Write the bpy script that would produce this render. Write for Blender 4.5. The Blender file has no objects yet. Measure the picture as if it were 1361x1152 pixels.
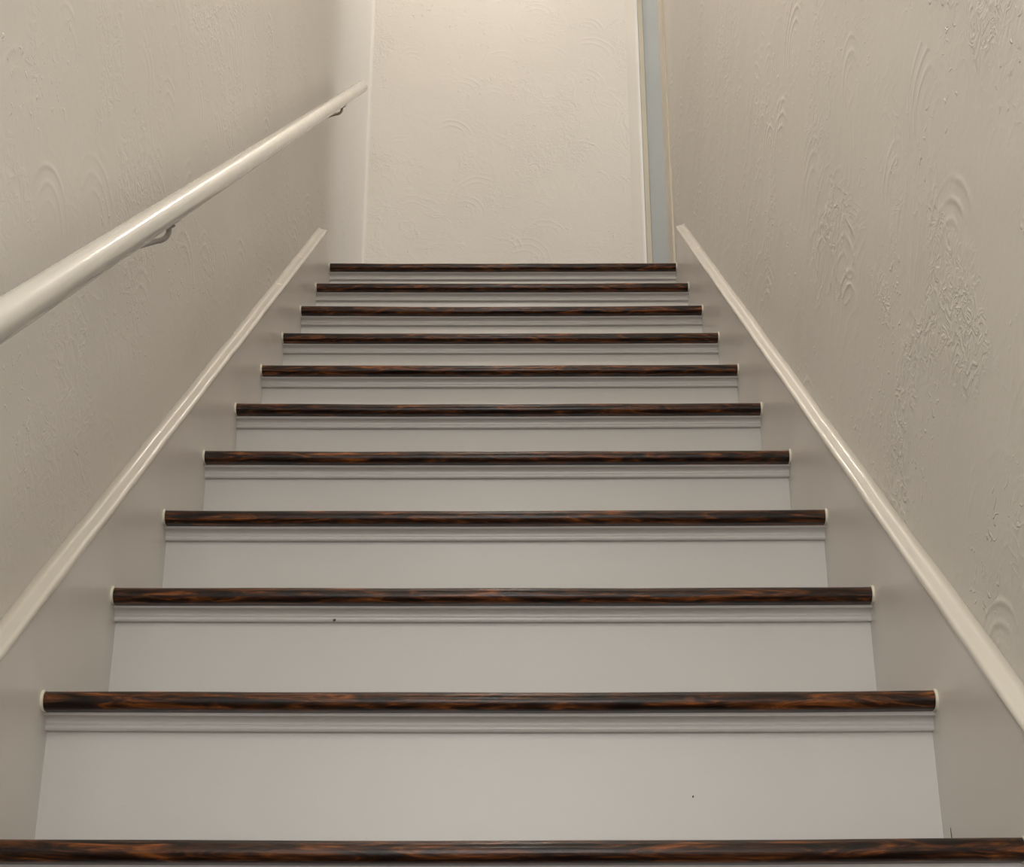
import bpy, math, random
from mathutils import Vector, Matrix
random.seed(7)
SC = bpy.context.scene
COL = SC.collection

# ------------------------------------------------------------------ camera
PIT, ROL, FPX = 0.40719, 0.00103, 2100.0
cam_d = bpy.data.cameras.new('camera')
cam_d.sensor_fit = 'HORIZONTAL'; cam_d.sensor_width = 36.0
cam_d.lens = FPX * 36.0 / 1361.0
cam_d.clip_start = 0.02; cam_d.clip_end = 60
cam = bpy.data.objects.new('camera', cam_d); COL.objects.link(cam)
cp, sp, cr, sr = math.cos(PIT), math.sin(PIT), math.cos(ROL), math.sin(ROL)
def w_(x, y, z):                     # camera frame (right, forward, up) -> world
    x, z = cr*x + sr*z, -sr*x + cr*z
    return Vector((x, cp*y - sp*z, sp*y + cp*z))
rt, up, fw = w_(1, 0, 0), w_(0, 0, 1), w_(0, 1, 0)
m = Matrix((rt, up, -fw)).transposed().to_4x4()
m.translation = (0.0243, -1.4203, -0.2137)
cam.matrix_world = m
SC.camera = cam

# ------------------------------------------------------------------ world, lights, exposure
SC.view_settings.view_transform = 'Standard'
SC.view_settings.look = 'None'
SC.view_settings.gamma = 1.0
SC.view_settings.use_curve_mapping = False
SC.view_settings.exposure = 0.19
world = bpy.data.worlds.new('daylight'); SC.world = world
world.use_nodes = True
bgn = world.node_tree.nodes['Background']
bgn.inputs[0].default_value = (0.62, 0.78, 1.0, 1)
bgn.inputs[1].default_value = 1.0
LANDING_LAMP = (0.0, 2.85, 4.25);   LANDING_W = 8.6; LANDING_C = (1.0, 0.93, 0.84)
STAIR_FILL = (0.0, 0.15, 3.00);     STAIR_W = 28.0;   STAIR_C = (1.0, 0.945, 0.865)  # added fill over mid-stairs, evens out the side walls
HALL_LAMP = (0.0, -1.45, 1.45);     HALL_W = 9.5;    HALL_C = (0.97, 1.0, 0.94)
def point_light(name, loc, watts, colour, radius):
    l = bpy.data.lights.new(name, 'POINT'); l.energy = watts; l.color = colour
    l.shadow_soft_size = radius
    o = bpy.data.objects.new(name, l); COL.objects.link(o); o.location = loc
    return o
point_light('landing_light', LANDING_LAMP, LANDING_W, LANDING_C, 0.04)
point_light('stair_fill', STAIR_FILL, STAIR_W, STAIR_C, 0.13)
point_light('hall_light', HALL_LAMP, HALL_W, HALL_C, 0.07)
def window_light(name, loc, rot, sx, sy, watts, colour):
    l = bpy.data.lights.new(name, 'AREA'); l.shape = 'RECTANGLE'
    l.size = sx; l.size_y = sy; l.energy = watts; l.color = colour
    o = bpy.data.objects.new(name, l); COL.objects.link(o); o.location = loc; o.rotation_euler = rot
window_light('hallway_daylight', (2.36, 3.03, 3.36), (0, math.radians(90), 0), 1.2, 0.65, 13.0, (1.0, 0.97, 0.92))
window_light('front_fill', (0.0, -3.85, 0.25), (math.radians(90), 0, 0), 0.8, 1.9, 33.0, (1.0, 0.965, 0.92))  # added fill from behind the camera, brightens the risers

# ------------------------------------------------------------------ dimensions (metres)
R, H = 0.23641, 0.19145             # run, rise
NT = 0.0203                         # nosing thickness
OV = 0.027                          # nosing overhang in front of the riser
SX = 0.475                          # inner faces of the skirt boards
WX = 0.494                          # plaster faces of the side walls
TOP = 10*H + 0.01015                          # landing level
FARY, RECY = 3.347, 3.42
LOW = -5*H
CEIL = TOP + 2.70
LCEIL = LOW + 2.50
FIRST = -4

# ------------------------------------------------------------------ materials
def new_mat(name):
    mt = bpy.data.materials.new(name); mt.use_nodes = True
    nt = mt.node_tree; b = nt.nodes['Principled BSDF']
    return mt, nt, b
def N(nt, t, **kw):
    n = nt.nodes.new(t)
    for k, v in kw.items(): setattr(n, k, v)
    return n
def M(nt, op, a, b=None, c=None):
    n = N(nt, 'ShaderNodeMath', operation=op)
    for i, v in enumerate((a, b, c)):
        if v is None: continue
        if isinstance(v, (int, float)): n.inputs[i].default_value = v
        else: nt.links.new(v, n.inputs[i])
    return n.outputs[0]
def SM(nt, v, lo, hi, a=0.0, b=1.0):
    n = N(nt, 'ShaderNodeMapRange', interpolation_type='SMOOTHSTEP')
    nt.links.new(v, n.inputs[0])
    for i, q in enumerate((lo, hi, a, b)): n.inputs[1+i].default_value = q
    return n.outputs[0]
def noise(nt, vec, scale, detail=3.0, rough=0.5, dist=0.0):
    n = N(nt, 'ShaderNodeTexNoise')
    nt.links.new(vec, n.inputs['Vector'])
    n.inputs['Scale'].default_value = scale; n.inputs['Detail'].default_value = detail
    n.inputs['Roughness'].default_value = rough; n.inputs['Distortion'].default_value = dist
    return n.outputs[0]
def ramp(nt, v, stops):
    n = N(nt, 'ShaderNodeValToRGB'); e = n.color_ramp.elements
    while len(e) < len(stops): e.new(0.5)
    for k, (p, c) in zip(e, stops): k.position = p; k.color = (*c, 1)
    nt.links.new(v, n.inputs[0]); return n.outputs[0]

def plaster(name, axes, base=(0.70, 0.655, 0.585), seed=0.0, strength=1.0):
    """cream painted plaster trowelled in overlapping fans; axes = the wall's two in-plane axes"""
    mt, nt, b = new_mat(name)
    tc = N(nt, 'ShaderNodeTexCoord')
    sep = N(nt, 'ShaderNodeSeparateXYZ'); nt.links.new(tc.outputs['Object'], sep.inputs[0])
    cmb = N(nt, 'ShaderNodeCombineXYZ')
    u, v = sep.outputs[axes[0]], sep.outputs[axes[1]]
    nt.links.new(M(nt, 'ADD', u, seed), cmb.inputs[0]); nt.links.new(v, cmb.inputs[1])
    P = cmb.outputs[0]
    wob = noise(nt, P, 7.0, 2.0)
    heights = []
    for k, (sc, ring, off) in enumerate(((4.6, 62.0, 0.0), (6.3, 48.0, 7.7))):
        ofs = N(nt, 'ShaderNodeVectorMath', operation='ADD'); nt.links.new(P, ofs.inputs[0])
        ofs.inputs[1].default_value = (off, off*0.6, 0)
        vo = N(nt, 'ShaderNodeTexVoronoi', voronoi_dimensions='2D', feature='F1')
        nt.links.new(ofs.outputs[0], vo.inputs['Vector']); vo.inputs['Scale'].default_value = sc
        d = vo.outputs['Distance']
        pos = N(nt, 'ShaderNodeSeparateXYZ'); nt.links.new(vo.outputs['Position'], pos.inputs[0])
        so = N(nt, 'ShaderNodeSeparateXYZ'); nt.links.new(ofs.outputs[0], so.inputs[0])
        dz = M(nt, 'SUBTRACT', so.outputs[1], pos.outputs[1])
        crnd = N(nt, 'ShaderNodeSeparateXYZ'); nt.links.new(vo.outputs['Color'], crnd.inputs[0])
        ph = M(nt, 'MULTIPLY', wob, 9.0)
        rings = M(nt, 'SINE', M(nt, 'ADD', M(nt, 'MULTIPLY', d, ring), ph))
        rings = M(nt, 'POWER', M(nt, 'ADD', M(nt, 'MULTIPLY', rings, 0.5), 0.5), 2.5)
        upm = SM(nt, dz, -0.01, 0.05)
        rad = M(nt, 'MULTIPLY', SM(nt, d, 0.12, 0.25), SM(nt, d, 0.62, 0.42))
        on = SM(nt, crnd.outputs[0], 0.35, 0.75)
        brk = SM(nt, noise(nt, ofs.outputs[0], 5.0, 2.0), 0.40, 0.62)
        arcs = M(nt, 'MULTIPLY', M(nt, 'MULTIPLY', rings, upm), M(nt, 'MULTIPLY', M(nt, 'MULTIPLY', rad, on), brk))
        heights.append(M(nt, 'MULTIPLY', arcs, 0.55))
    # crumbly trowel drags: thin crooked ridges gathered in patches
    def ridges(scale, dist, power, off):
        o2 = N(nt, 'ShaderNodeVectorMath', operation='ADD'); nt.links.new(P, o2.inputs[0]); o2.inputs[1].default_value = (off, off, 0)
        n = noise(nt, o2.outputs[0], scale, 3.0, 0.55, dist)
        r = M(nt, 'SUBTRACT', 1.0, M(nt, 'ABSOLUTE', M(nt, 'SUBTRACT', M(nt, 'MULTIPLY', n, 4.0), 2.0)))
        return M(nt, 'POWER', M(nt, 'MAXIMUM', r, 0.0), power)
    patch = SM(nt, noise(nt, P, 4.3, 2.0, 0.5, 0.6), 0.52, 0.66)
    patch2 = SM(nt, noise(nt, P, 2.4, 2.0, 0.5, 0.3), 0.45, 0.65)
    drag = M(nt, 'MULTIPLY', M(nt, 'MULTIPLY', ridges(34.0, 1.1, 2.2, 3.3), patch), 0.6)
    long_ = M(nt, 'MULTIPLY', ridges(7.0, 1.8, 7.0, 9.1), M(nt, 'MULTIPLY', patch2, 0.40))
    fine = M(nt, 'MULTIPLY', noise(nt, P, 110.0, 2.0), 0.13)
    mid = M(nt, 'MULTIPLY', noise(nt, P, 24.0, 3.0, 0.55, 0.8), 0.35)
    und = M(nt, 'MULTIPLY', noise(nt, P, 3.0, 2.0), 3.0)
    pick = M(nt, 'MULTIPLY', SM(nt, noise(nt, P, 70.0, 2.0, 0.5, 0.8), 0.62, 0.72), SM(nt, noise(nt, P, 5.5, 1.0), 0.50, 0.62))
    relief = M(nt, 'ADD', M(nt, 'ADD', drag, long_), M(nt, 'ADD', M(nt, 'ADD', fine, und), M(nt, 'ADD', mid, M(nt, 'MULTIPLY', pick, 0.7))))
    h = M(nt, 'ADD', M(nt, 'ADD', heights[0], heights[1]), relief)
    bp = N(nt, 'ShaderNodeBump'); bp.inputs['Strength'].default_value = 1.0
    bp.inputs['Distance'].default_value = 0.0016*strength
    nt.links.new(h, bp.inputs['Height']); nt.links.new(bp.outputs[0], b.inputs['Normal'])
    tone = ramp(nt, noise(nt, P, 1.7, 3.0), [(0.3, tuple(c*0.97 for c in base)), (0.7, tuple(c*1.02 for c in base))])
    nt.links.new(tone, b.inputs['Base Color'])
    b.inputs['Roughness'].default_value = 0.52
    b.inputs['Specular IOR Level'].default_value = 0.35
    return mt

def paint(name, base, rough=0.3, bump=0.0003, scale=14.0, specks=False, coat=0.0, nicks=0.35):
    mt, nt, b = new_mat(name)
    tc = N(nt, 'ShaderNodeTexCoord'); P = tc.outputs['Object']
    n1 = noise(nt, P, scale, 3.0); n2 = noise(nt, P, scale*9, 2.0)
    nick = SM(nt, noise(nt, P, 45.0, 2.0, 0.5, 0.5), 0.70, 0.78)
    h = M(nt, 'ADD', M(nt, 'ADD', n1, M(nt, 'MULTIPLY', n2, 0.12)), M(nt, 'MULTIPLY', nick, nicks))
    bp = N(nt, 'ShaderNodeBump'); bp.inputs['Distance'].default_value = bump
    bp.inputs['Strength'].default_value = 1.0
    nt.links.new(h, bp.inputs['Height']); nt.links.new(bp.outputs[0], b.inputs['Normal'])
    tone = ramp(nt, noise(nt, P, 4.0, 3.0), [(0.3, tuple(c*0.97 for c in base)), (0.7, tuple(min(1, c*1.02) for c in base))])
    col = tone
    if specks:
        vo = N(nt, 'ShaderNodeTexVoronoi'); nt.links.new(P, vo.inputs['Vector']); vo.inputs['Scale'].default_value = 9.0
        s = SM(nt, vo.outputs['Distance'], 0.022, 0.012)
        mx = N(nt, 'ShaderNodeMix', data_type='RGBA')
        nt.links.new(s, mx.inputs[0]); nt.links.new(tone, mx.inputs[6]); mx.inputs[7].default_value = (0.12, 0.09, 0.07, 1)
        col = mx.outputs[2]
    nt.links.new(col, b.inputs['Base Color'])
    nt.links.new(M(nt, 'ADD', M(nt, 'MULTIPLY', n1, 0.10), rough-0.05), b.inputs['Roughness'])
    b.inputs['Coat Weight'].default_value = coat; b.inputs['Coat Roughness'].default_value = 0.12
    return mt

def wood(name):
    """dark walnut stain over oak: orange-brown figure between near-black grain, varnished"""
    mt, nt, b = new_mat(name)
    tc = N(nt, 'ShaderNodeTexCoord'); oi = N(nt, 'ShaderNodeObjectInfo')
    mp = N(nt, 'ShaderNodeMapping'); mp.inputs['Scale'].default_value = (1.0, 7.0, 7.0)
    ad = N(nt, 'ShaderNodeVectorMath', operation='ADD')
    nt.links.new(tc.outputs['Object'], ad.inputs[0])
    sh = N(nt, 'ShaderNodeCombineXYZ'); nt.links.new(M(nt, 'MULTIPLY', oi.outputs['Random'], 31.0), sh.inputs[0])
    nt.links.new(sh.outputs[0], ad.inputs[1]); nt.links.new(ad.outputs[0], mp.inputs[0])
    P = mp.outputs[0]
    figure = noise(nt, P, 13.0, 5.0, 0.62, 1.4)
    mp2 = N(nt, 'ShaderNodeMapping'); mp2.inputs['Scale'].default_value = (6.0, 120.0, 120.0)
    nt.links.new(ad.outputs[0], mp2.inputs[0])
    fibre = noise(nt, mp2.outputs[0], 3.0, 3.0, 0.6)
    f = M(nt, 'ADD', M(nt, 'MULTIPLY', figure, 0.78), M(nt, 'MULTIPLY', fibre, 0.22))
    c = ramp(nt, f, [(0.42, (0.009, 0.0045, 0.003)), (0.50, (0.030, 0.011, 0.005)), (0.57, (0.095, 0.031, 0.009)), (0.66, (0.27, 0.083, 0.019))])
    nt.links.new(c, b.inputs['Base Color'])
    bp = N(nt, 'ShaderNodeBump'); bp.inputs['Distance'].default_value = 0.0006; bp.inputs['Strength'].default_value = 1.0
    nt.links.new(f, bp.inputs['Height']); nt.links.new(bp.outputs[0], b.inputs['Normal'])
    b.inputs['Roughness'].default_value = 0.30
    b.inputs['Specular IOR Level'].default_value = 0.24
    b.inputs['Coat Weight'].default_value = 0.08; b.inputs['Coat Roughness'].default_value = 0.05
    return mt

def metal(name, col, rough):
    mt, nt, b = new_mat(name)
    tc = N(nt, 'ShaderNodeTexCoord')
    nt.links.new(ramp(nt, noise(nt, tc.outputs['Object'], 60, 2), [(0.3, tuple(c*0.8 for c in col)), (0.7, col)]), b.inputs['Base Color'])
    b.inputs['Metallic'].default_value = 1.0; b.inputs['Roughness'].default_value = rough
    return mt

WALL = (0.85, 0.815, 0.765)
m_wall_l = plaster('plaster_left', (1, 2), WALL, 3.1, 0.66)
m_wall_r = plaster('plaster_right', (1, 2), WALL, 11.4, 1.2)
m_wall_f = plaster('plaster_far', (0, 2), WALL, 5.3, 1.25)
m_smooth = paint('smooth_wall_paint', WALL, 0.5, 0.0004)
m_ceil = paint('ceiling_paint', (0.78, 0.76, 0.72), 0.6, 0.0003)
m_riser = paint('riser_paint', (0.62, 0.60, 0.575), 0.34, 0.0005, 9.0, specks=True)
m_mould = paint('moulding_paint', (0.62, 0.595, 0.57), 0.30, 0.0001, nicks=0.1)
m_skirt = paint('skirt_paint', (0.77, 0.73, 0.685), 0.34, 0.00005, 3.0, nicks=0.0)
m_rail = paint('rail_gloss_paint', (0.70, 0.675, 0.62), 0.22, 0.0003, 30.0, coat=0.6)
m_caulk = paint('caulk', (0.72, 0.69, 0.57), 0.5, 0.0003, 60.0)
m_trim = paint('cream_trim_paint', (0.68, 0.63, 0.52), 0.35, 0.0003)
m_door = paint('blue_grey_door_paint', (0.50, 0.53, 0.545), 0.4, 0.0003)
m_wood = wood('stained_oak')
m_steel = metal('bracket_metal', (0.55, 0.50, 0.43), 0.38)
m_brass = metal('brass', (0.70, 0.50, 0.22), 0.25)

# ------------------------------------------------------------------ mesh helpers
def obj(name, verts, faces, mat, parent=None, smooth=False, angle=35, kind=None, label=None, origin=None):
    me = bpy.data.meshes.new(name)
    if origin:
        verts = [(x-origin[0], y-origin[1], z-origin[2]) for x, y, z in verts]
    me.from_pydata([tuple(v) for v in verts], [], faces); me.update()
    import bmesh
    bm = bmesh.new(); bm.from_mesh(me); bmesh.ops.recalc_face_normals(bm, faces=bm.faces)
    if smooth:
        for f in bm.faces: f.smooth = True
        for e in bm.edges:
            if len(e.link_faces) == 2 and e.calc_face_angle(0) > math.radians(angle): e.smooth = False
    bm.to_mesh(me); bm.free()
    if mat: me.materials.append(mat)
    o = bpy.data.objects.new(name, me); COL.objects.link(o)
    if origin: o.location = origin
    if parent: o.parent = parent; 
    if parent and origin:
        o.location = Vector(origin) - world_loc(parent)
    if kind: o['kind'] = kind
    if label: o['label'] = label
    return o
def world_loc(o):
    v = Vector((0, 0, 0))
    while o: v += o.location; o = o.parent
    return v
def box(x0, x1, y0, y1, z0, z1):
    v = [(x, y, z) for x in (x0, x1) for y in (y0, y1) for z in (z0, z1)]
    f = [(0, 1, 3, 2), (4, 6, 7, 5), (0, 4, 5, 1), (2, 3, 7, 6), (0, 2, 6, 4), (1, 5, 7, 3)]
    return v, f
def join(*parts):
    V, F = [], []
    for v, f in parts:
        n = len(V); V += list(v); F += [tuple(i+n for i in q) for q in f]
    return V, F
def prism(profile, p0, p1, axis='x', nseg=1, warp=None):
    """extrude a closed 2-D outline along an axis"""
    n = len(profile); V = []; F = []
    for k in range(nseg+1):
        t = p0 + (p1-p0)*k/nseg
        for a, b in profile:
            if warp: a, b = warp(t, a, b)
            V.append({'x': (t, a, b), 'y': (a, t, b), 'z': (a, b, t)}[axis])
    for k in range(nseg):
        for i in range(n):
            j = (i+1) % n
            F.append((k*n+i, k*n+j, (k+1)*n+j, (k+1)*n+i))
    F.append(tuple(range(n))); F.append(tuple(range(nseg*n, nseg*n+n))[::-1])
    return V, F
def tube(pts, r, seg=20, caps=True, rs=None):
    V, F = [], []
    pts = [Vector(p) for p in pts]
    prev = None
    for k, p in enumerate(pts):
        d = (pts[min(k+1, len(pts)-1)] - pts[max(k-1, 0)]).normalized()
        if prev is None:
            a = d.cross(Vector((1, 0, 0)) if abs(d.x) < 0.9 else Vector((0, 0, 1))).normalized()
        else:
            a = (prev - d*prev.dot(d)).normalized()
        prev = a; b = d.cross(a)
        rr = rs[k] if rs else r
        for i in range(seg):
            t = 2*math.pi*i/seg
            V.append(p + a*math.cos(t)*rr + b*math.sin(t)*rr)
    for k in range(len(pts)-1):
        for i in range(seg):
            j = (i+1) % seg
            F.append((k*seg+i, k*seg+j, (k+1)*seg+j, (k+1)*seg+i))
    if caps:
        F.append(tuple(range(seg))); F.append(tuple(range((len(pts)-1)*seg, len(pts)*seg))[::-1])
    return V, F
def empty(name, loc, label, cat, group=None):
    o = bpy.data.objects.new(name, None); COL.objects.link(o); o.location = loc
    o.empty_display_size = 0.1
    o['label'] = label; o['category'] = cat
    if group: o['group'] = group
    return o
def struct(name, vf, mat, **kw):
    return obj(name, vf[0], vf[1], mat, kind='structure', **kw)

# ------------------------------------------------------------------ the setting
T = 0.11
ENDR = 2.64                          # where the right wall stops and the hallway opens
# right wall: plaster from the lower hall up to the landing, with a rounded free end
r_ = 0.012
prof = [(WX, -3.6), (WX+T, -3.6), (WX+T, ENDR-r_)]
for k in range(1, 6):
    a = math.pi/2*k/6; prof.append((WX+T-r_+r_*math.cos(a), ENDR-r_+r_*math.sin(a)))
for k in range(0, 7):
    a = math.pi/2 + math.pi/2*k/6; prof.append((WX+r_+r_*math.cos(a), ENDR-r_+r_*math.sin(a)))
o = struct('wall_right', prism(prof, LOW, CEIL, 'z'), m_wall_r, smooth=True)
# left wall and far wall meet in a soft coved corner
struct('wall_left', box(-WX-T, -WX, -3.6, FARY+T, LOW, CEIL), m_wall_l)
# far wall ends in a rounded corner on the right; the hallway's back wall is set further back
prof = [(-WX, FARY+T), (-WX, FARY), (0.478, FARY)]
for k in range(1, 9):
    a = -math.pi/2 + math.pi/2*k/8; prof.append((0.478+0.012*math.cos(a), FARY+0.012+0.012*math.sin(a)))
prof += [(0.490, FARY+T)]
struct('wall_far', prism(prof, TOP, CEIL, 'z'), m_wall_f, smooth=True)
# cove in the left corner
cr_ = 0.012
prof = [(-WX, FARY)]
for k in range(0, 9):
    a = math.pi/2*k/8
    prof.append((-WX + cr_ - cr_*math.sin(a) , FARY - cr_ + cr_*math.cos(a)))
prof = [(-WX-0.001, FARY+0.001)] + [(-WX + cr_*(1-math.cos(a*math.pi/16)), FARY - cr_*(1-math.sin(a*math.pi/16))) for a in range(0, 9)]
struct('trim_1', prism(prof, TOP, CEIL, 'z'), m_smooth, smooth=True)
struct('trim_4', prism([(0.440, FARY+0.001), (0.446, FARY-0.0002), (0.466, FARY-0.0014), (0.478, FARY-0.0022)] + [(0.478+0.0142*math.cos(-math.pi/2+math.pi/2*k/6), FARY+0.012+0.0142*math.sin(-math.pi/2+math.pi/2*k/6)) for k in range(7)] + [(0.4922, FARY+0.03), (0.489, FARY+0.03), (0.47, FARY+0.005)], TOP, CEIL, 'z'), m_smooth, smooth=True)
HX = 2.2
struct('wall_hallway_back', box(-0.6, HX+T, RECY, RECY+T, TOP, CEIL), m_smooth)
struct('wall_hallway_front', box(WX+T, HX+T, ENDR-0.12, ENDR-0.01, TOP, CEIL), m_smooth)
# hallway end wall with a window opening
wy0, wy1, wz0, wz1 = 2.70, 3.35, TOP+0.85, TOP+2.05
struct('wall_hallway_end', join(box(HX, HX+T, ENDR, wy0, TOP, CEIL), box(HX, HX+T, wy1, RECY, TOP, CEIL),
       box(HX, HX+T, wy0, wy1, TOP, wz0), box(HX, HX+T, wy0, wy1, wz1, CEIL)), m_smooth)
wf = struct('window_1', join(box(HX+0.03, HX+0.07, wy0, wy0+0.04, wz0, wz1), box(HX+0.03, HX+0.07, wy1-0.04, wy1, wz0, wz1),
       box(HX+0.03, HX+0.07, wy0+0.04, wy1-0.04, wz0, wz0+0.04), box(HX+0.03, HX+0.07, wy0+0.04, wy1-0.04, wz1-0.04, wz1),
       box(HX+0.03, HX+0.07, wy0+0.04, wy1-0.04, (wz0+wz1)/2-0.018, (wz0+wz1)/2+0.018)), m_trim)
# floors
bd = []
LD0 = TOP
struct('floor', box(-WX, WX, 2.50, FARY, TOP-0.03, TOP), m_wood)
struct('floor_hallway', box(WX, HX+T, ENDR-0.02, RECY, TOP-0.03, TOP), m_wood)
struct('floor_lower', box(-WX-T, WX+T, -3.6, FIRST*R+OV, LOW-0.05, LOW), m_wood)
# ceilings: low one over the hall behind the camera, header, high one over stairs and landing
struct('ceiling', box(-WX-T, HX+T, -0.92, RECY+T, CEIL, CEIL+0.1), m_ceil)
struct('ceiling_lower', box(-WX, WX, -3.6, -0.92, LCEIL, LCEIL+0.12), m_ceil)
struct('wall_header', box(-WX-T, WX+T, -1.02, -0.92, LCEIL+0.12, CEIL), m_smooth)
bx0, bx1, bz0, bz1 = -0.40, 0.40, -0.70, 1.20
struct('wall_back', join(box(-WX-T, bx0, -3.7, -3.6, LOW, LCEIL+0.12), box(bx1, WX+T, -3.7, -3.6, LOW, LCEIL+0.12),
       box(bx0, bx1, -3.7, -3.6, LOW, bz0), box(bx0, bx1, -3.7, -3.6, bz1, LCEIL+0.12)), m_smooth)
struct('fill_window', join(box(bx0, bx0+0.04, -3.67, -3.63, bz0, bz1), box(bx1-0.04, bx1, -3.67, -3.63, bz0, bz1), box(bx0+0.04, bx1-0.04, -3.67, -3.63, bz0, bz0+0.04),
       box(bx0+0.04, bx1-0.04, -3.67, -3.63, bz1-0.04, bz1), box(bx0+0.04, bx1-0.04, -3.66, -3.64, 0.235, 0.265)), m_trim)  # unseen window frame, added to house the front fill light

# door in the hallway's back wall: pale blue-grey slab, cream casing
DX0, DX1 = 0.513, 1.223; DZ = TOP+2.03
dr = struct('door_1', box(DX0+0.002, DX1-0.002, RECY-0.030, RECY-0.004, TOP+0.008, DZ), m_door)
dr['label'] = 'flat pale blue-grey door'
kn = join(tube([(DX1-0.07, RECY-0.030, TOP+0.93), (DX1-0.07, RECY-0.036, TOP+0.93)], 0.030, 20),
          tube([(DX1-0.07, RECY-0.034, TOP+0.93), (DX1-0.07, RECY-0.060, TOP+0.93), (DX1-0.07, RECY-0.066, TOP+0.93), (DX1-0.07, RECY-0.082, TOP+0.93), (DX1-0.07, RECY-0.092, TOP+0.93)], 0.02, 20, rs=[0.010, 0.010, 0.022, 0.027, 0.014]))
obj('door_knob', kn[0], kn[1], m_brass, dr, smooth=True)
struct('trim_2', join(box(DX0-0.018, DX0, RECY-0.042, RECY, TOP, DZ), box(DX0-0.021, DX0-0.018, RECY-0.02, RECY, TOP, DZ+0.07),
                      box(DX1, DX1+0.018, RECY-0.042, RECY, TOP, DZ), box(DX1+0.018, DX1+0.075, RECY-0.02, RECY, TOP, DZ+0.07),
                      box(DX0-0.018, DX1+0.018, RECY-0.02, RECY, DZ, DZ+0.07)), m_trim)
# cream casing round the free end of the right wall
struct('trim_3', prism([(WX+0.001, ENDR-0.10), (WX-0.006, ENDR-0.0995), (WX-0.007, ENDR-0.0985), (WX-0.007, ENDR+0.010), (WX-0.003, ENDR+0.014), (WX+T+0.007, ENDR+0.014),
                        (WX+T+0.007, ENDR-0.0), (WX+0.001, ENDR-0.0)], TOP, CEIL, 'z'), m_trim)

# ------------------------------------------------------------------ the staircase
stair = empty('staircase', (0, -0.92, LOW), 'straight enclosed staircase with dark stained wooden treads and white painted risers', 'staircase')
S0 = world_loc(stair)

def nose_profile(y, z, depth):
    """tread outline in (y, z): full bullnose at the front"""
    r = NT/2; p = []
    for k in range(0, 13):
        a = math.pi/2 + math.pi*k/12
        p.append((y + r + r*math.cos(a), z - r + r*math.sin(a)))
    p.append((y+depth, z-NT)); p.append((y+depth, z))
    return p
def mould_profile(yr, zt):
    """cove moulding under the nosing; yr = riser face, zt = underside of the tread"""
    p = [(yr, zt), (yr-0.0185, zt), (yr-0.0190, zt-0.0045)]
    for k in range(0, 8):                          # concave quarter
        a = math.pi/2*k/7
        p.append((yr-0.0178+0.0100*math.sin(a), zt-0.0050-0.0062*(1-math.cos(a))))
    for k in range(0, 6):                          # small rounded fillet
        a = math.pi*0.5*k/5
        p.append((yr-0.0072-0.0020*math.sin(a*2), zt-0.0116-0.0070*k/5))
    p.append((yr, zt-0.0188))
    return p
rng = random.Random(3)
risers = {}; moulds = {}; skirts = {}
for i in range(FIRST, 11):
    y, z = i*R - NT/2, i*H + NT/2
    depth = R + OV + NT/2 + 0.004 if i < 10 else 0.15
    # hand-worn front edge: a fraction of a millimetre of waviness
    ph = rng.uniform(0, 6.28); k1 = rng.uniform(5, 9)
    def warp(t, a, b, ph=ph, k1=k1, y=y, z=z):
        sag = 0.0024*(1-(t/SX)**2) if abs(t) < SX else 0
        w = 0.0004*math.sin(k1*t+ph) + 0.0003*math.sin(3.1*k1*t+2*ph)
        front = max(0.0, 1-(a-y)/0.05)
        return a + w*front, b - (sag*0.8 + w*0.6)*front
    v, f = prism(nose_profile(y, z, depth), -SX+0.0026, SX-0.0026, 'x', 60, warp)
    t = obj('tread', v, f, m_wood, stair, smooth=True, origin=(0, y, z), label='dark brown stained wooden tread with a rounded glossy nosing')
    # cream bead of caulk closing each end of the nosing
    for s in (-1, 1):
        q = [(y + NT/2 + (NT/2+0.0014)*math.cos(math.pi*0.42 + math.pi*1.05*k/14) - 0.0006, z - NT/2 + (NT/2+0.0014)*math.sin(math.pi*0.42+math.pi*1.05*k/14)) for k in range(15)]
        q += [(y+NT/2+0.016, z-NT-0.0002), (y+NT/2+0.016, z+0.0022)]
        vv, ff = prism(q, s*(SX-0.0028), s*(SX+0.0004), 'x')
        obj('caulk_bead', vv, ff, m_caulk, t, origin=(s*SX, y, z), label='cream caulk at the end of the nosing')
    yr = i*R + OV
    v, f = box(-SX, SX, yr, yr+0.018, (i-1)*H + (NT/2 if i > FIRST else 0), z-NT)
    rs = risers[i] = obj('riser', v, f, m_riser, stair, origin=(0, yr, z-H))
    def warp2(t, a, b, ph=ph):
        return a, b - 0.0006*math.sin(3.0*t+ph) - 0.0015*(1-(t/SX)**2)
    v, f = prism(mould_profile(yr, z-NT+0.0012), -SX, SX, 'x', 40, warp2)
    moulds[i] = obj('cove_moulding', v, f, m_mould, stair, smooth=True, angle=30, origin=(0, yr, z-NT))

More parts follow.
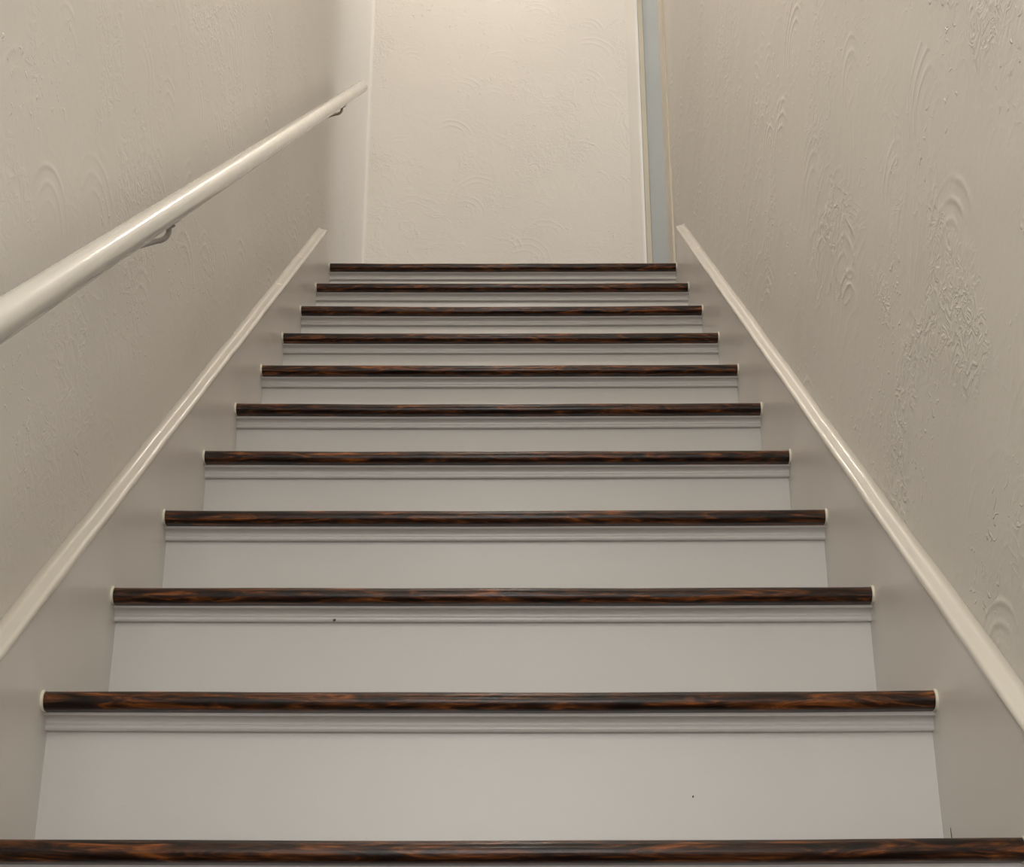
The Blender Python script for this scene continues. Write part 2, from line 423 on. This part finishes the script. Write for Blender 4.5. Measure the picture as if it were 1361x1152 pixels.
# skirt boards, one up each wall, with a rounded cap
sl = H/R
def skirt(s, yend):
    top = 0.129
    ys = FIRST*R - 0.10
    # side outline in (y, z)
    out = [(ys, LOW), (ys, ys*sl+top), (yend, yend*sl+top), (yend, max(TOP, yend*sl-0.3) if yend*sl+top > TOP else TOP), (yend, yend*sl-0.26), (ys+0.34, LOW)]
    out = [(ys, LOW), (ys, max(LOW+0.14, ys*sl+top)), (yend, yend*sl+top), (yend, TOP+0.001), (2.44, TOP+0.001), (2.44, TOP-0.30), (FIRST*R+0.25, LOW)]
    v, f = prism(out, s*SX, s*(WX-0.0004), 'x')
    b = skirts[s] = obj('skirt_board', v, f, m_skirt, stair, origin=(s*SX, -0.9, LOW))
    # cap: thin rounded strip lying along the sloped top edge
    n = Vector((0, -sl, 1)).normalized(); d = Vector((0, 1, sl)).normalized()
    p0 = Vector((0, ys, max(LOW+0.14, ys*sl+top))); p1 = Vector((0, yend, yend*sl+top))
    pr = [(SX-0.0012, -0.001), (SX-0.0014, 0.0020), (SX+0.0006, 0.0046), (SX+0.004, 0.0062), (SX+0.012, 0.0072), (SX+0.0162, 0.0096), (WX-0.0004, 0.0150), (WX-0.0004, -0.001)]
    V = []; L = len(pr); K = 60
    for k in range(K+1):
        c = p0 + (p1-p0)*k/K
        w = 0.0007*math.sin(k*0.9+s) + 0.0005*math.sin(k*2.3)
        for (x, h) in pr: V.append((s*x, c.y+n.y*(h+w*(h > 0)), c.z+n.z*(h+w*(h > 0))))
    F = [(k*L+i, k*L+(i+1) % L, (k+1)*L+(i+1) % L, (k+1)*L+i) for k in range(K) for i in range(L)]
    F += [tuple(range(L)), tuple(range(K*L, K*L+L))[::-1]]
    obj('cap_moulding', V, F, m_mould2, b, smooth=True, angle=50, origin=(s*SX, -0.9, LOW), label='cream cap along the top of the board')
m_mould2 = paint('cap_paint', (0.71, 0.67, 0.60), 0.25, 0.0005, 30.0, coat=0.4)
skirt(-1, 2.28)
skirt(1, 2.335)
# small chips in the paint that show dark wood
m_chip = paint('bare_dark_wood', (0.07, 0.05, 0.045), 0.7, 0.0002, 80.0)
def chip(parent, x, y, z, w, h, dpt, seed):
    rr = random.Random(seed); P = []
    for k in range(9):
        a = 2*math.pi*k/9; q = rr.uniform(0.75, 1.15)
        P.append((math.cos(a)*w/2*q, math.sin(a)*h/2*q))
    if dpt == 'x': v, f = prism([(y+p, z+q) for p, q in P], x-0.0004, x+0.0004, 'x')
    else: v, f = prism([(x+p, z+q) for p, q in P], y-0.0004, y+0.0004, 'y')
    obj('paint_chip', v, f, m_chip, parent, origin=(x, y, z), label='dark chip in the paint')
chip(skirts[1], SX, 0.232, 0.046, 0.0022, 0.022, 'x', 1)
chip(moulds[2], -0.1987, 2*R+OV-0.0088, 2*H-NT/2-0.0165, 0.0035, 0.0040, 'y', 2)
chip(risers[1], -0.420, R+OV, 0.048, 0.0030, 0.0030, 'y', 3)
chip(risers[1], 0.215, R+OV, 0.095, 0.0022, 0.0026, 'y', 4)

# ------------------------------------------------------------------ handrail
RX, RR = -0.415, 0.0172
d = Vector((0, 1, sl)).normalized()
up_off = 0.586
def rp(y): return Vector((RX, y, y*sl + up_off))
y0, y1 = -1.15, 2.432
hr = empty('handrail', (RX, 0.6, 0.6*sl+up_off), 'round white painted handrail rising along the left wall', 'handrail')
pts = [rp(y0), rp(y0)+d*0.002] + [rp(y0+(y1-y0)*k/12) for k in range(1, 12)] + [rp(y1)-d*0.002, rp(y1)]
rs = [RR-0.002] + [RR]*13 + [RR-0.002]
v, f = tube(pts, RR, 40, rs=rs)
obj('rail', v, f, m_rail, hr, smooth=True, angle=40, origin=tuple(hr.location))
m_brpaint = paint('painted_bracket', (0.56, 0.53, 0.51), 0.35, 0.0002, 40)
def bracket(y, mat, label=None):
    c = rp(y); under = c - Vector((0, 0, 0))
    nrm = Vector((0, -sl, 1)).normalized()
    base = c - nrm*(RR-0.001)
    # saddle plate cupping the underside of the rail
    V, F = [], []
    L = 0.020
    for e in (-L, L):
        for rr in (RR+0.0002, RR+0.0028):
            for k in range(9):
                a = math.radians(-90-38 + 76*k/8)
                V.append(c + d*e + Vector((1, 0, 0))*math.cos(a)*rr + nrm*math.sin(a)*rr)
    n9 = 9
    for k in range(8):
        F += [(k, k+1, n9+k+1, n9+k), (2*n9+k, 3*n9+k, 3*n9+k+1, 2*n9+k+1), (k, 2*n9+k, 2*n9+k+1, k+1), (n9+k, n9+k+1, 3*n9+k+1, 3*n9+k)]
    F += [(0, n9, 3*n9, 2*n9), (8, 2*n9+8, 3*n9+8, n9+8)]
    arm_pts = []
    drop = 0.025
    p_top = base + Vector((0, 0, 0.001)); p_low = base - Vector((0, 0, drop))
    wallp = Vector((-WX+0.004, p_low.y-0.006, p_low.z-0.024))
    arm_pts = [p_top, p_top - Vector((0, 0, drop*0.55))]
    for k in range(1, 7):
        a = math.pi/2*k/6
        arm_pts.append(Vector((RX - 0.014*(1-math.cos(a)), base.y, p_low.z + 0.014*(1-math.sin(a)))))
    for k in range(1, 6):
        q = k/5
        arm_pts.append(Vector((RX-0.014, base.y, p_low.z)).lerp(wallp, q))
    av, af = tube(arm_pts, 0.0036, 14)
    arm = obj('bracket', av, af, mat, hr, smooth=True, origin=tuple(p_low), label=label)
    obj('saddle', V, F, mat, arm, smooth=True, angle=40, origin=tuple(base))
    pv, pf = tube([Vector((-WX-0.0005, wallp.y, wallp.z)), Vector((-WX+0.003, wallp.y, wallp.z)), Vector((-WX+0.006, wallp.y, wallp.z))], 0.016, 28, rs=[0.016, 0.016, 0.011])
    obj('wall_plate', pv, pf, mat, arm, smooth=True, origin=tuple(wallp))
bracket(1.992, m_steel, 'bare metal bracket')
bracket(0.325, m_brpaint, 'bracket painted over in the wall colour')
bracket(-1.0, m_brpaint, 'bracket painted over in the wall colour')

# ------------------------------------------------------------------ lamps that carry the lights (out of frame); the one mid-stairs is added fill
def lathe(prof, c, seg=28):
    V = [(c[0]+r*math.cos(2*math.pi*i/seg), c[1]+r*math.sin(2*math.pi*i/seg), c[2]+z) for r, z in prof for i in range(seg)]
    F = [(k*seg+i, k*seg+(i+1) % seg, (k+1)*seg+(i+1) % seg, (k+1)*seg+i) for k in range(len(prof)-1) for i in range(seg)]
    return V, F
for nm, loc, zc, lab, lc in (('added_stair_lamp', STAIR_FILL, CEIL, 'added fill lamp hanging high over the middle of the stairs', STAIR_C),
                             ('pendant_lamp', LANDING_LAMP, CEIL, 'bare bulb pendant hanging over the landing by the far wall', LANDING_C),
                             ('hall_lamp', HALL_LAMP, LCEIL, 'small bulb lamp under the low ceiling of the lower hall', HALL_C)):
    e = empty(nm, (loc[0], loc[1], zc), lab, 'lamp')
    tv, tf = tube([(loc[0], loc[1], zc), (loc[0], loc[1], loc[2]+0.075)], 0.006, 12)
    obj('stem', tv, tf, m_steel, e, origin=(loc[0], loc[1], zc))
    sv, sf = lathe([(0.012, 0.085), (0.05, 0.080), (0.052, 0.077), (0.012, 0.082)], loc)
    obj('lamp_cap', sv, sf, m_steel, e, smooth=True, origin=loc)
    rad = {'pendant_lamp': 0.014, 'added_stair_lamp': 0.035, 'hall_lamp': 0.02}[nm]
    bv, bf = lathe([(0.001, rad)] + [(rad*math.sin(math.pi*k/12), rad*math.cos(math.pi*k/12)) for k in range(1, 12)] + [(0.001, -rad)], loc)
    mt, nt, b = new_mat(nm+'_bulb'); b.inputs['Base Color'].default_value = (0.9, 0.88, 0.84, 1)
    b.inputs['Emission Color'].default_value = (*lc, 1); b.inputs['Emission Strength'].default_value = 2.0
    obj('bulb', bv, bf, mt, e, smooth=True, origin=loc)
